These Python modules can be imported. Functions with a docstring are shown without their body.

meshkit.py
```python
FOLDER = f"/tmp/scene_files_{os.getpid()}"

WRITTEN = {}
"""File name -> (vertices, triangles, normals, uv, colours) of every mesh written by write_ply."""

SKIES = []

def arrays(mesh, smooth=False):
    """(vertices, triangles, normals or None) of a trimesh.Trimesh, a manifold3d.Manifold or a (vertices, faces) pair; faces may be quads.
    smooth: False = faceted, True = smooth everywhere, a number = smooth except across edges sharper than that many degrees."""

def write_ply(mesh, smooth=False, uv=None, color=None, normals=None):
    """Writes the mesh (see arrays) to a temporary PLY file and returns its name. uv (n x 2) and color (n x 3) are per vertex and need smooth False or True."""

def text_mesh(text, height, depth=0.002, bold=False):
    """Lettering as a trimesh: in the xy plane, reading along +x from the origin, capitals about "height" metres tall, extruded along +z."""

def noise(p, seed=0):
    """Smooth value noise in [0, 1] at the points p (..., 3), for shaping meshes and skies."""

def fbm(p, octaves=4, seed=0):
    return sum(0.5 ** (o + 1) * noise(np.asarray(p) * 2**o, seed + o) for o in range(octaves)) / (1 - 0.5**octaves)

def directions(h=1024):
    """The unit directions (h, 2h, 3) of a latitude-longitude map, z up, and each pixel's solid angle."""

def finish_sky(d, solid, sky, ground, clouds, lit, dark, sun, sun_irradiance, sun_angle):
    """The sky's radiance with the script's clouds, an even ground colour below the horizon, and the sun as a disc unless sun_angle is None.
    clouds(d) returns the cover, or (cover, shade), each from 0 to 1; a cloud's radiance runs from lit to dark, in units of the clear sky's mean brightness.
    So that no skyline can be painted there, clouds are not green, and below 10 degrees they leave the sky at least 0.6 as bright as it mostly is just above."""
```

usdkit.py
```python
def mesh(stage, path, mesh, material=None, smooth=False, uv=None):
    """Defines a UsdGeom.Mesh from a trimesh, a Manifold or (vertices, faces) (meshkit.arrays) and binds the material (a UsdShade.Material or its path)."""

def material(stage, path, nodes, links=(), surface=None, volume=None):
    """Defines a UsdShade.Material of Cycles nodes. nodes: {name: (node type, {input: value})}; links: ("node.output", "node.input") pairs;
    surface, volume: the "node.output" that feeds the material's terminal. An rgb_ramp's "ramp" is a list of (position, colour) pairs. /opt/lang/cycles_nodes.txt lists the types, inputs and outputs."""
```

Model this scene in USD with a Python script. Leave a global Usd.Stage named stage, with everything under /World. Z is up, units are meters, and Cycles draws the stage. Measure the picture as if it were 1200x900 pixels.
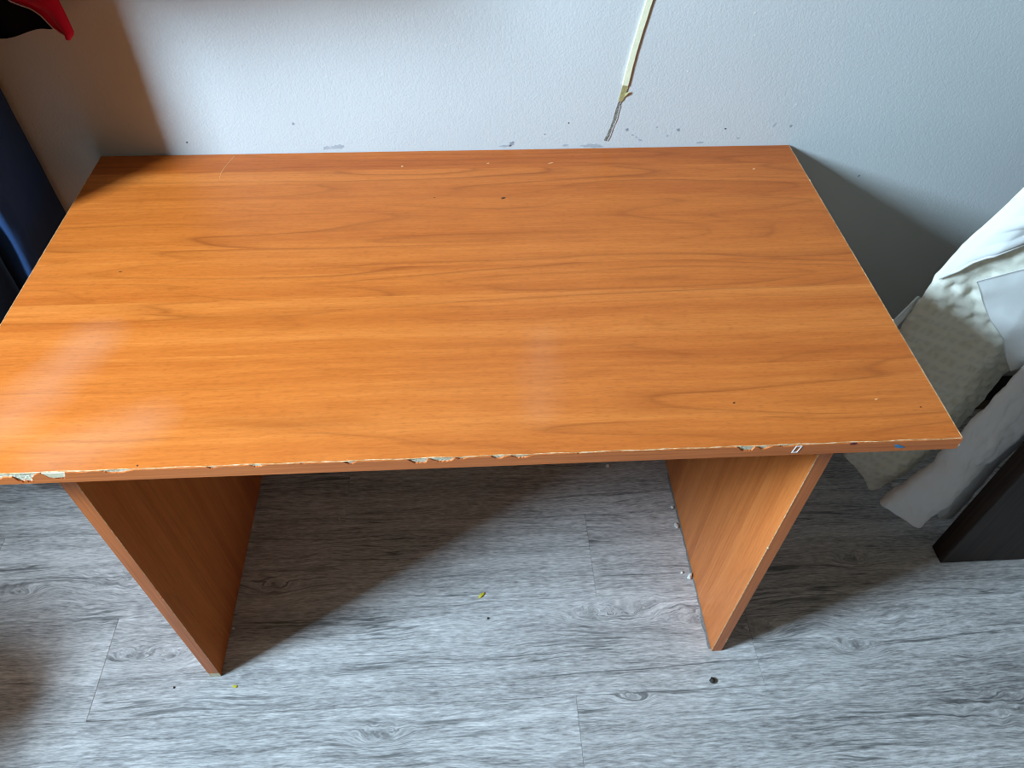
import math
import numpy as np
import trimesh
import manifold3d as m3
from shapely.geometry import Polygon
from pxr import Usd, UsdGeom, UsdLux, Gf, Sdf
import usdkit
import meshkit

stage = Usd.Stage.CreateInMemory()
UsdGeom.SetStageUpAxis(stage, 'Z')
UsdGeom.SetStageMetersPerUnit(stage, 1.0)
UsdGeom.Xform.Define(stage, '/World')
rng = np.random.default_rng(7)

# ------------------------------------------------------------------ camera
cam = UsdGeom.Camera.Define(stage, '/World/camera')
RIGHT = (0.99826668, -0.056937, 0.01489336)
UP = (0.0322985, 0.74156659, 0.67010134)
BACK = (-0.04919798, -0.66845881, 0.7421202)
EYE = (0.62712723, -1.16386584, 1.40048209)
cam.AddTransformOp().Set(Gf.Matrix4d(*RIGHT, 0, *UP, 0, *BACK, 0, *EYE, 1))
cam.CreateHorizontalApertureAttr(36.0)
cam.CreateVerticalApertureAttr(27.0)
cam.CreateFocalLengthAttr(856.24 * 36 / 1200)
cam.CreateClippingRangeAttr(Gf.Vec2f(0.02, 100))
cam.CreateExposureAttr(0.0)

# ------------------------------------------------------------------ light
WIN_Y, WIN_Z, WIN_W, WIN_H = -1.12, 1.72, 0.52, 0.62     # the window in the left wall
WALL_X = -0.95
sky = UsdLux.DomeLight.Define(stage, '/World/sky')
sky.CreateColorAttr(Gf.Vec3f(0.62, 0.80, 1.0))
sky.CreateIntensityAttr(0.6)
day = UsdLux.RectLight.Define(stage, '/World/window_daylight')   # the bright sky just outside the window
day.CreateWidthAttr(WIN_W)
day.CreateHeightAttr(WIN_H)
day.CreateColorAttr(Gf.Vec3f(0.555, 0.80, 1.0))
day.CreateIntensityAttr(208.0)
day.CreateNormalizeAttr(False)
# local x -> world y, local y -> world z, emits along local -z = world +x
day.AddTransformOp().Set(Gf.Matrix4d(0, -1, 0, 0, 0, 0, 1, 0, -1, 0, 0, 0, WALL_X - 0.07, WIN_Y, WIN_Z, 1))
FILL_POWER = 4.0


# ------------------------------------------------------------------ helpers
_used = {}


def numbered(path):
    k = _used.get(path, -1) + 1
    _used[path] = k
    return path if k == 0 else '%s_%03d' % (path, k)


def P(o):
    return str(o.GetPath())


def tag(o, label=None, cat=None, group=None, kind=None):
    p = o.GetPrim() if hasattr(o, 'GetPrim') else o
    for k, v in (('label', label), ('category', cat), ('group', group), ('kind', kind)):
        if v:
            p.SetCustomDataByKey(k, v)
    return o


def obj(name, mesh, mat, parent=None, smooth=False, label=None):
    path = numbered((P(parent) if parent is not None else '/World') + '/' + name)
    o = usdkit.mesh(stage, path, mesh, mat, smooth)
    if label:
        tag(o, label)
    return o


def thing(name, label, cat, group=None, kind=None):
    x = UsdGeom.Xform.Define(stage, numbered('/World/' + name))
    return tag(x, label, cat, group, kind)


def box(x0, x1, y0, y1, z0, z1, bevel=0.0):
    if bevel <= 0:
        m = trimesh.creation.box((x1 - x0, y1 - y0, z1 - z0))
        m.apply_translation(((x0 + x1) / 2, (y0 + y1) / 2, (z0 + z1) / 2))
        return m
    b = bevel
    pts = []
    for sx, x in ((1, x0), (-1, x1)):
        for sy, y in ((1, y0), (-1, y1)):
            for sz, z in ((1, z0), (-1, z1)):
                pts += [(x, y + sy * b, z + sz * b), (x + sx * b, y, z + sz * b), (x + sx * b, y + sy * b, z)]
    return m3.Manifold.hull_points(np.array(pts, float))


def cat(*ms):
    out = []
    for m in ms:
        v, f, _ = meshkit.arrays(m)
        out.append(trimesh.Trimesh(v, f, process=False))
    return trimesh.util.concatenate(out)


def tube(points, r, sides=10, closed_ends=True):
    p = np.asarray(points, float)
    r = np.broadcast_to(r, (len(p),))
    t = np.gradient(p, axis=0)
    t /= np.linalg.norm(t, axis=1, keepdims=True)
    ref = np.array([0, 0, 1.0]) if abs(t[:, 2]).max() < 0.9 else np.array([0.37, 0.93, 0.05])
    a = np.cross(t, ref)
    a /= np.linalg.norm(a, axis=1, keepdims=True)
    b = np.cross(t, a)
    an = np.arange(sides) * 2 * np.pi / sides
    v = p[:, None] + r[:, None, None] * (np.cos(an)[None, :, None] * a[:, None] + np.sin(an)[None, :, None] * b[:, None])
    v = v.reshape(-1, 3)
    f = []
    for i in range(len(p) - 1):
        for j in range(sides):
            k = (j + 1) % sides
            f += [(i * sides + j, i * sides + k, (i + 1) * sides + k), (i * sides + j, (i + 1) * sides + k, (i + 1) * sides + j)]
    if closed_ends:
        n = len(v)
        v = np.vstack([v, p[0], p[-1]])
        e = (len(p) - 1) * sides
        for j in range(sides):
            k = (j + 1) % sides
            f += [(n, k, j), (n + 1, e + j, e + k)]
    m = trimesh.Trimesh(v, np.array(f), process=False)
    m.fix_normals()
    return m


def prism(poly, lo, hi, axis='y'):
    """A polygon in (x,z) extruded along y, or in (x,y) along z."""
    m = trimesh.creation.extrude_polygon(Polygon(poly), hi - lo, engine='earcut')
    v = np.array(m.vertices)
    if axis == 'y':
        v = np.stack([v[:, 0], v[:, 2] + lo, v[:, 1]], 1)
        m = trimesh.Trimesh(v, m.faces[:, ::-1], process=False)
    else:
        v[:, 2] += lo
        m = trimesh.Trimesh(v, m.faces, process=False)
    return m


def lerp(z, table):
    """table: [(z, value)] -> value interpolated (any order)."""
    t = sorted(table)
    return np.interp(z, [a for a, _ in t], [b for _, b in t])


def smooth_noise(x, z, s, seed):
    p = np.stack([np.asarray(x) * s, np.asarray(z) * s, np.zeros_like(np.asarray(x))], -1)
    return meshkit.fbm(p, 3, seed) - 0.5


def shell(front, thick=0.0016, wrap=False):
    """front: (rows, cols, 3) grid of points -> closed cloth of that thickness; wrap joins the last column to the first."""
    g = np.asarray(front, float)
    R, C = g.shape[:2]
    if wrap:
        du = np.roll(g, -1, 1) - np.roll(g, 1, 1)
    else:
        du = np.gradient(g, axis=1)
    dv = np.gradient(g, axis=0)
    n = np.cross(du, dv)
    n /= np.linalg.norm(n, axis=2, keepdims=True) + 1e-12
    back = g - n * thick
    v = np.vstack([g.reshape(-1, 3), back.reshape(-1, 3)])
    N = R * C
    f = []
    i, j = np.meshgrid(np.arange(R - 1), np.arange(C if wrap else C - 1), indexing='ij')
    a, b = i * C + j, i * C + (j + 1) % C
    c, d = a + C, b + C
    quad = np.stack([a, c, d, b], -1).reshape(-1, 4)
    f.append(quad[:, ::-1])
    f.append(quad + N)
    top = np.arange(C if wrap else C - 1)
    nx = (top + 1) % C
    f.append(np.stack([top, nx, nx + N, top + N], 1))
    o = (R - 1) * C
    f.append(np.stack([o + nx, o + top, o + top + N, o + nx + N], 1))
    if not wrap:
        r = np.arange(R - 1) * C
        f.append(np.stack([r + C, r, r + N, r + C + N], 1))
        r = r + C - 1
        f.append(np.stack([r, r + C, r + C + N, r + N], 1))
    q = np.vstack(f)
    return trimesh.Trimesh(v, np.vstack([q[:, [0, 1, 2]], q[:, [0, 2, 3]]]), process=False)


class Mat:
    """Collects Cycles nodes; inputs given as 'node.output' strings become links."""

    def __init__(self, name):
        self.path, self.nodes, self.links, self.k = '/World/Looks/' + name, {}, [], 0

    def n(self, kind, **inp):
        self.k += 1
        name = 'n%d' % self.k
        plain = {}
        for key, v in inp.items():
            if isinstance(v, str) and '.' in v and v.split('.')[0] in self.nodes:
                self.links.append((v, name + '.' + key))
            else:
                plain[key] = v
        self.nodes[name] = (kind, plain)
        return name

    def math(self, op, a, b=0.0, c=0.0, clamp=False):
        return self.n('math', math_type=op, value1=a, value2=b, value3=c, use_clamp=clamp) + '.value'

    def ramp(self, fac, stops, interpolate=True):
        return self.n('rgb_ramp', fac=fac, ramp=stops, interpolate=interpolate) + '.color'

    def bw(self, fac, stops, interpolate=True):
        return self.n('rgb_to_bw', color=self.n('rgb_ramp', fac=fac, ramp=[(p, (v, v, v)) for p, v in stops], interpolate=interpolate) + '.color') + '.val'

    def mix(self, fac, a, b, kind='mix'):
        return self.n('mix_color', blend_type=kind, fac=fac, a=a, b=b) + '.result'

    def noise(self, vec, scale=1.0, detail=3.0, rough=0.5, distortion=0.0):
        return self.n('noise_texture', vector=vec, scale=scale, detail=detail, roughness=rough, distortion=distortion) + '.fac'

    def xyz(self, x, y, z):
        return self.n('combine_xyz', x=x, y=y, z=z) + '.vector'

    def pos(self):
        s = self.n('separate_xyz', vector=self.n('geometry') + '.position')
        return s + '.x', s + '.y', s + '.z'

    def done(self, color, rough=0.5, spec=0.5, bump=None, bump_d=0.001, bump_s=1.0, **more):
        inp = dict(base_color=color, roughness=rough, specular_ior_level=spec, **more)
        if bump is not None:
            inp['normal'] = self.n('bump', height=bump, distance=bump_d, strength=bump_s) + '.normal'
        s = self.n('principled_bsdf', **inp)
        return usdkit.material(stage, self.path, self.nodes, self.links, surface=s + '.BSDF')


UsdGeom.Scope.Define(stage, '/World/Looks')


# ------------------------------------------------------------------ materials
def laminate(name, along, across, bounds, strips, base, dark, light, seed=0.0, rough=0.36, ring=14.0, contrast=1.0, scuffs=False):
    """Printed cherry-wood laminate: strips side by side, each with its own cathedral grain, streaks and pores."""
    m = Mat(name)
    xs = dict(zip('xyz', m.pos()))
    u, w = xs[along], xs[across]
    # a slight wander of the grain
    wob = m.noise(m.xyz(m.math('multiply', u, 1.6), m.math('multiply', w, 3.0), seed), 1.0, 2)
    w2 = m.math('multiply_add', wob, 0.03, w)
    f = m.math('divide', m.math('subtract', w, bounds[0]), bounds[1] - bounds[0])
    ident = m.bw(f, [(a, b) for a, b, _ in strips], False)
    tone = m.bw(f, [(a, c) for a, _, c in strips], False)
    sh = m.math('multiply', ident, 41.0)
    n1 = m.noise(m.xyz(m.math('multiply_add', u, 0.85, sh), m.math('multiply', w2, 8.5), m.math('add', sh, seed)), 1.0, 2, 0.4, 0.15)
    ringv = m.math('fraction', m.math('multiply', n1, ring))
    rings = m.bw(ringv, [(0, 0.0), (0.07, 0.5), (0.28, 0.85), (0.7, 1.0), (0.93, 0.8), (1.0, 0.15)])
    pr = m.noise(m.xyz(m.math('multiply', u, 1.3), m.math('multiply', w, 16.0), seed + 3.3), 1.0, 2)
    ringamt = m.bw(pr, [(0.35, 0.05), (0.68, 0.75 * contrast)])
    broad = m.noise(m.xyz(m.math('multiply_add', u, 0.55, sh), m.math('multiply', w2, 26.0), seed + 9.0), 1.0, 4, 0.66)
    fine = m.noise(m.xyz(m.math('multiply', u, 16.0), m.math('multiply', w2, 250.0), seed + 5.0), 1.0, 4, 0.7)
    pore = m.noise(m.xyz(m.math('multiply', u, 90.0), m.math('multiply', w2, 520.0), seed + 1.0), 1.0, 2, 0.5)
    poredark = m.bw(pore, [(0.52, 0.0), (0.74, 1.0)])
    v = m.math('multiply_add', broad, 0.9, -0.02)
    v = m.math('multiply_add', fine, 0.55, m.math('subtract', v, 0.26))
    v = m.math('add', v, m.math('subtract', tone, 0.5))
    col = m.ramp(v, [(0.12, dark), (0.5, base), (0.85, light)])
    ringcol = m.mix(rings, tuple(0.62 * a for a in base[:1]) + tuple(0.5 * a for a in base[1:]), (1, 1, 1))
    # the dark late-wood lines
    line = m.math('subtract', 1.0, m.math('multiply', m.math('subtract', 1.0, rings), ringamt))
    col = m.mix(m.math('subtract', 1.0, line, clamp=True), col, tuple(0.6 * c for c in dark))
    col = m.mix(m.math('multiply', poredark, 0.28 * contrast), col, tuple(0.55 * c for c in dark))
    r = m.math('multiply_add', fine, 0.12, rough - 0.06)
    if scuffs:   # dull wiped streaks and dust, with a pale reflection haze painted in
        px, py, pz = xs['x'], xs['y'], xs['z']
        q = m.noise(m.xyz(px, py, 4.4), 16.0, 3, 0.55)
        smear_haze = None
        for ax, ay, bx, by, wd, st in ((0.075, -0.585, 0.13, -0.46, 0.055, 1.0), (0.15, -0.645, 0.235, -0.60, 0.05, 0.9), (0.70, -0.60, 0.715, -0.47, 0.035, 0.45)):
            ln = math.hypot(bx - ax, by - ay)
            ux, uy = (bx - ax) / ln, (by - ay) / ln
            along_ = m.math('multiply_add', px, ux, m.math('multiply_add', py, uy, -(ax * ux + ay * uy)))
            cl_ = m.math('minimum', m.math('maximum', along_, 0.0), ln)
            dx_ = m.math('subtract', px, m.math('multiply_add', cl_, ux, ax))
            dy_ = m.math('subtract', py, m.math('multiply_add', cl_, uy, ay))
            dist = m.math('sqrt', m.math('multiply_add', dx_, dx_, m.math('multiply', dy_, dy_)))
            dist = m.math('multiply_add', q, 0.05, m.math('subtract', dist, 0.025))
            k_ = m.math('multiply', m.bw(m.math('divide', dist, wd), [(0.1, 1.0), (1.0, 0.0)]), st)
            smear_haze = k_ if smear_haze is None else m.math('maximum', smear_haze, k_)
        r = m.math('multiply_add', smear_haze, 0.10, r)
        col = m.mix(m.math('multiply', smear_haze, 0.07), col, (0.78, 0.64, 0.52))
    return m.done(col, r, 0.22, bump=fine, bump_d=0.0002, bump_s=0.35)


CH_BASE, CH_DARK, CH_LIGHT = (0.61, 0.154, 0.024), (0.43, 0.084, 0.010), (0.77, 0.235, 0.047)
PN_BASE, PN_DARK, PN_LIGHT = (0.68, 0.19, 0.042), (0.47, 0.10, 0.016), (0.80, 0.28, 0.08)
top_strips = [(0.0, 0.62, 0.52), (0.065, 0.18, 0.55), (0.20, 0.85, 0.49), (0.26, 0.33, 0.53), (0.385, 0.55, 0.60), (0.42, 0.07, 0.46),
              (0.52, 0.74, 0.55), (0.596, 0.27, 0.50), (0.757, 0.46, 0.47), (0.85, 0.92, 0.53), (0.908, 0.13, 0.34)]
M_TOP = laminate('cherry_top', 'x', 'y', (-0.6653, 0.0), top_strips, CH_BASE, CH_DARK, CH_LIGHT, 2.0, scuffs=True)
M_PANEL = laminate('cherry_panel', 'z', 'y', (-0.64, -0.02), [(0.0, 0.4, 0.52), (0.16, 0.8, 0.5), (0.34, 0.1, 0.44), (0.38, 0.6, 0.56), (0.6, 0.25, 0.5), (0.8, 0.9, 0.47)],
                   PN_BASE, PN_DARK, PN_LIGHT, 7.0, contrast=0.45)


def band_material(name, along, across):
    m = Mat(name)
    xs = dict(zip('xyz', m.pos()))
    a = m.noise(m.xyz(m.math('multiply', xs[along], 7.0), m.math('multiply', xs[across], 330.0), 1.0), 1.0, 3, 0.6)
    b = m.noise(m.xyz(m.math('multiply', xs[along], 1.5), m.math('multiply', xs[across], 60.0), 4.0), 1.0, 2, 0.5)
    col = m.ramp(m.math('multiply_add', a, 0.6, m.math('multiply', b, 0.4)), [(0.3, (0.42, 0.095, 0.018)), (0.5, (0.60, 0.15, 0.030)), (0.7, (0.72, 0.21, 0.050))])
    return m.done(col, 0.42, 0.45, bump=a, bump_d=0.0002, bump_s=0.4)


M_BAND_X = band_material('edge_band_long', 'x', 'z')
M_BAND_Z = band_material('edge_band_upright', 'z', 'x')
M_BAND_Y = band_material('edge_band_side', 'y', 'z')

m = Mat('particle_board')
g = m.n('geometry') + '.position'
a = m.noise(g, 420.0, 3, 0.6)
v_ = m.n('voronoi_texture', vector=g, scale=520.0, randomness=1.0)
col = m.ramp(m.math('multiply_add', a, 0.7, m.math('multiply', v_ + '.distance', 0.35)), [(0.3, (0.42, 0.35, 0.22)), (0.5, (0.68, 0.60, 0.43)), (0.7, (0.85, 0.79, 0.62))])
M_CHIP = m.done(col, 0.9, 0.2, bump=a, bump_d=0.0012, bump_s=0.9)
m = Mat('edge_wear')
a = m.noise(m.n('geometry') + '.position', 150.0, 3, 0.6)
M_WEAR = m.done(m.ramp(a, [(0.35, (0.50, 0.22, 0.08)), (0.55, (0.72, 0.46, 0.24)), (0.7, (0.85, 0.68, 0.46))]), 0.8, 0.2)
m = Mat('bare_pine')
a = m.noise(m.n('geometry') + '.position', 160.0, 3, 0.6)
M_PINE = m.done(m.ramp(a, [(0.3, (0.60, 0.48, 0.30)), (0.7, (0.82, 0.72, 0.52))]), 0.8, 0.25)

# painted wall: cool light grey with an orange-peel roller texture
m = Mat('wall_paint')
x, y, z = m.pos()
g = m.n('geometry') + '.position'
peel = m.noise(g, 290.0, 2, 0.5)
peel2 = m.noise(g, 110.0, 2, 0.5)
cloudy = m.noise(g, 4.0, 3, 0.5)
h = m.math('multiply_add', peel2, 0.6, peel)
col = m.mix(m.math('multiply', m.bw(cloudy, [(0.35, 0.0), (0.7, 1.0)]), 0.5), (0.60, 0.605, 0.60), (0.55, 0.555, 0.555))
M_WALL = m.done(col, 0.6, 0.25, bump=h, bump_d=0.0011, bump_s=0.42)
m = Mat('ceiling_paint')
M_CEIL = m.done((0.22, 0.17, 0.115), 0.8, 0.2)  # colour darkened to hold down the light bounced off the ceiling
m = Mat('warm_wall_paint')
M_WARM = m.done((0.11, 0.072, 0.042), 0.7, 0.2)  # kept very dark so the unseen walls return little fill light


KNOTS = [(0.919, -0.523, 1.2), (1.052, -0.553, 1.0), (0.839, -0.53, 0.8), (0.434, -0.736, 0.9), (0.197, -0.44, 0.9), (0.566, -0.14, 0.9), (-0.043, -0.571, 0.7), (0.033, -0.575, 0.8), (-0.315, -0.426, 0.7), (1.351, -0.622, 0.9), (1.182, -0.577, 0.8), (0.90, -0.697, 0.5), (1.421, -0.438, 0.8)]
CHECKS = [(0.62, -0.6555, 1.26, -0.636, 0.0016), (0.85, -0.448, 1.066, -0.452, 0.0013), (1.35, -0.63, 1.75, -0.60, 0.0010), (0.70, -0.33, 0.86, -0.335, 0.0009), (-0.4, -0.40, 0.02, -0.405, 0.0010)]   # long drying checks


def plank_material(name, off, tone):
    """Bleached grey oak laminate, grain along x, with wavering lines, knots and fine dark checks."""
    m = Mat(name)
    x, y, z = m.pos()
    ox = m.math('add', x, off * 3.17)
    oy = m.math('add', y, off * 1.71)
    base = m.xyz(ox, oy, 0.0)
    # the knots that show in the photograph: the grain bends round each, with a dark heart
    kg, kpush, kheart = None, None, None
    for kx, ky, ks in KNOTS:
        dx = m.math('multiply', m.math('subtract', x, kx), 1 / (0.060 * ks))
        dy0 = m.math('subtract', y, ky)
        dy = m.math('multiply', dy0, 1 / (0.026 * ks))
        g_ = m.math('exponent', m.math('multiply', m.math('multiply_add', dx, dx, m.math('multiply', dy, dy)), -1.0))
        p_ = m.math('multiply', g_, dy0)
        h_ = m.math('multiply', m.math('power', g_, 7.0), min(1.0, ks))
        kg = g_ if kg is None else m.math('add', kg, g_)
        kpush = p_ if kpush is None else m.math('add', kpush, p_)
        kheart = h_ if kheart is None else m.math('maximum', kheart, h_)
    # other knots: cells stretched along the plank; the grain swirls round a few of them
    kv = m.n('voronoi_texture', vector=m.xyz(m.math('multiply', ox, 2.6), m.math('multiply', oy, 7.5), off), scale=1.0, randomness=1.0)
    kd = kv + '.distance'
    near = m.bw(kd, [(0.0, 1.0), (0.16, 0.55), (0.42, 0.0)])
    pick = m.n('separate_color', color=kv + '.color')
    on = m.math('greater_than', pick + '.r', 0.55)
    near = m.math('multiply', near, on)
    wave1 = m.noise(m.xyz(m.math('multiply', ox, 3.4), m.math('multiply', oy, 9.0), off), 1.0, 3, 0.5)
    wave2 = m.noise(m.xyz(m.math('multiply', ox, 22.0), m.math('multiply', oy, 40.0), off + 2), 1.0, 2, 0.5)
    yy = m.math('multiply_add', wave1, 0.034, oy)
    yy = m.math('multiply_add', m.math('multiply', near, wave2), 0.055, yy)
    yy = m.math('multiply_add', wave2, 0.0016, yy)
    yy = m.math('multiply_add', kpush, -0.85, yy)
    wave3 = m.noise(m.xyz(m.math('multiply', ox, 30.0), m.math('multiply', oy, 60.0), off + 31), 1.0, 2, 0.5)
    yy = m.math('multiply_add', m.math('multiply', kg, wave3), 0.026, yy)
    broad = m.noise(m.xyz(m.math('multiply', ox, 1.5), m.math('multiply', yy, 24.0), off), 1.0, 3, 0.55)
    mid = m.noise(m.xyz(m.math('multiply', ox, 9.0), m.math('multiply', yy, 150.0), off + 4), 1.0, 4, 0.66)
    fine = m.noise(m.xyz(m.math('multiply', ox, 48.0), m.math('multiply', yy, 430.0), off + 8), 1.0, 3, 0.65)
    crack = m.noise(m.xyz(m.math('multiply', ox, 2.4), m.math('multiply', yy, 60.0), off + 12), 1.0, 2, 0.5)
    cl = m.math('absolute', m.math('subtract', crack, 0.5))
    cl = m.bw(cl, [(0.0, 1.0), (0.012, 0.7), (0.03, 0.0)])
    gate = m.bw(m.noise(m.xyz(m.math('multiply', ox, 3.0), m.math('multiply', oy, 14.0), off + 20), 1.0, 2), [(0.47, 0.0), (0.60, 1.0)])
    cl = m.math('multiply', cl, gate)
    jag = m.noise(m.xyz(m.math('multiply', x, 9.0), 0.0, 1.5), 1.0, 3, 0.6)
    for ax, ay, bx, by, wd in CHECKS:
        t_ = m.math('multiply', m.math('subtract', x, ax), 1 / (bx - ax))
        d_ = m.math('subtract', y, m.math('multiply_add', t_, by - ay, ay))
        d_ = m.math('absolute', m.math('multiply_add', m.math('subtract', jag, 0.5), 0.012, d_))
        e_ = m.bw(t_, [(0.0, 0.0), (0.15, 0.7), (0.5, 1.0), (0.85, 0.7), (1.0, 0.0)])
        cl = m.math('maximum', cl, m.math('multiply', e_, m.bw(m.math('multiply', d_, 1 / wd), [(0.4, 1.0), (1.0, 0.0)])))
    v = m.math('multiply', broad, 0.5)
    v = m.math('multiply_add', mid, 0.55, v)
    v = m.math('multiply_add', fine, 0.98, v)
    v = m.math('subtract', v, 0.515 - tone)
    col = m.ramp(v, [(0.22, (0.165, 0.148, 0.143)), (0.42, (0.375, 0.342, 0.332)), (0.58, (0.56, 0.515, 0.50)), (0.78, (0.79, 0.73, 0.71))])
    knot = m.bw(kd, [(0.0, 0.75), (0.06, 0.5), (0.14, 0.0)])
    knot = m.math('multiply', m.math('multiply', knot, on), m.bw(wave2, [(0.35, 0.25), (0.6, 1.0)]))
    heart = m.math('multiply', kheart, m.bw(mid, [(0.38, 1.0), (0.62, 0.15)]))
    dark = m.math('maximum', m.math('maximum', m.math('multiply', cl, 0.75), m.math('multiply', heart, 0.8)), m.math('multiply', knot, 0.6), clamp=True)
    col = m.mix(dark, col, (0.06, 0.058, 0.056))
    r = m.math('multiply_add', mid, 0.2, 0.36)
    h = m.math('multiply_add', fine, 0.5, mid)
    return m.done(col, r, 0.4, bump=h, bump_d=0.0006, bump_s=0.4)


M_PLANK = [plank_material('grey_oak_' + n, o, t) for n, o, t in (('ash', 0.0, 0.0), ('smoke', 1.3, -0.02), ('silver', 2.9, 0.025), ('stone', 4.4, 0.01), ('slate', 6.1, -0.03))]
m = Mat('floor_joint')
M_JOINT = m.done((0.13, 0.128, 0.125), 0.8, 0.2)


def plain(name, color, rough=0.6, spec=0.4, noise_scale=None, amount=0.15, bump=0.0, **more):
    m = Mat(name)
    if noise_scale:
        a = m.noise(m.n('geometry') + '.position', noise_scale, 3, 0.6)
        c = m.mix(a, tuple(v * (1 - amount) for v in color), tuple(min(1, v * (1 + amount)) for v in color))
        return m.done(c, rough, spec, bump=a if bump else None, bump_d=bump or 0.001, **more)
    return m.done(color, rough, spec, **more)


M_DARKWOOD = None
m = Mat('wenge_wood')
x, y, z = m.pos()
a = m.noise(m.xyz(m.math('multiply', x, 140.0), m.math('multiply', y, 140.0), m.math('multiply', z, 5.0)), 1.0, 3, 0.6)
M_DARKWOOD = m.done(m.ramp(a, [(0.35, (0.020, 0.012, 0.009)), (0.65, (0.042, 0.025, 0.018))]), 0.45, 0.2, bump=a, bump_d=0.0002, bump_s=0.3)
M_BASEB = plain('baseboard_black', (0.014, 0.012, 0.011), 0.5, 0.3, 60.0)
M_SHOE = plain('shoe_moulding_brown', (0.085, 0.055, 0.036), 0.5, 0.35, 80.0, 0.3)
M_CREAM = plain('cream_strip', (0.80, 0.79, 0.56), 0.55, 0.3, 90.0, 0.08, 0.0004)
M_OLIVE = plain('glue_residue', (0.36, 0.30, 0.13), 0.7, 0.3, 220.0, 0.5, 0.0008)
M_PLASTER = plain('bare_plaster', (0.24, 0.215, 0.185), 0.95, 0.1, 320.0, 0.75, 0.003)
M_SCUFF = plain('grey_scuff', (0.41, 0.425, 0.45), 0.7, 0.2, 160.0, 0.22)
M_SCUFF_DARK = plain('dark_scuff', (0.29, 0.30, 0.33), 0.7, 0.2, 160.0, 0.3)
M_METAL = plain('chrome', (0.7, 0.7, 0.7), 0.25, 0.5, metallic=1.0)
M_WHITE = plain('white_paint', (0.80, 0.81, 0.80), 0.4, 0.4)
M_CRUMB_W = plain('white_crumb', (0.78, 0.78, 0.74), 0.8, 0.2, 500.0, 0.2)
M_CRUMB_Y = plain('yellow_crumb', (0.62, 0.52, 0.05), 0.8, 0.2, 500.0, 0.2)
M_CRUMB_D = plain('dark_crumb', (0.035, 0.03, 0.026), 0.7, 0.3, 500.0, 0.4)
M_DUST = plain('floor_dust', (0.24, 0.235, 0.225), 0.95, 0.1, 420.0, 0.6, 0.001)
M_BLUE = plain('blue_paint', (0.05, 0.20, 0.36), 0.5, 0.4)
M_RED_DOT = plain('dark_red_paint', (0.12, 0.006, 0.008), 0.5, 0.4)
M_BROWN_DOT = plain('brown_stain', (0.10, 0.03, 0.01), 0.6, 0.3)
M_SCRATCH = plain('scratch', (0.82, 0.52, 0.27), 0.7, 0.2)


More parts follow.
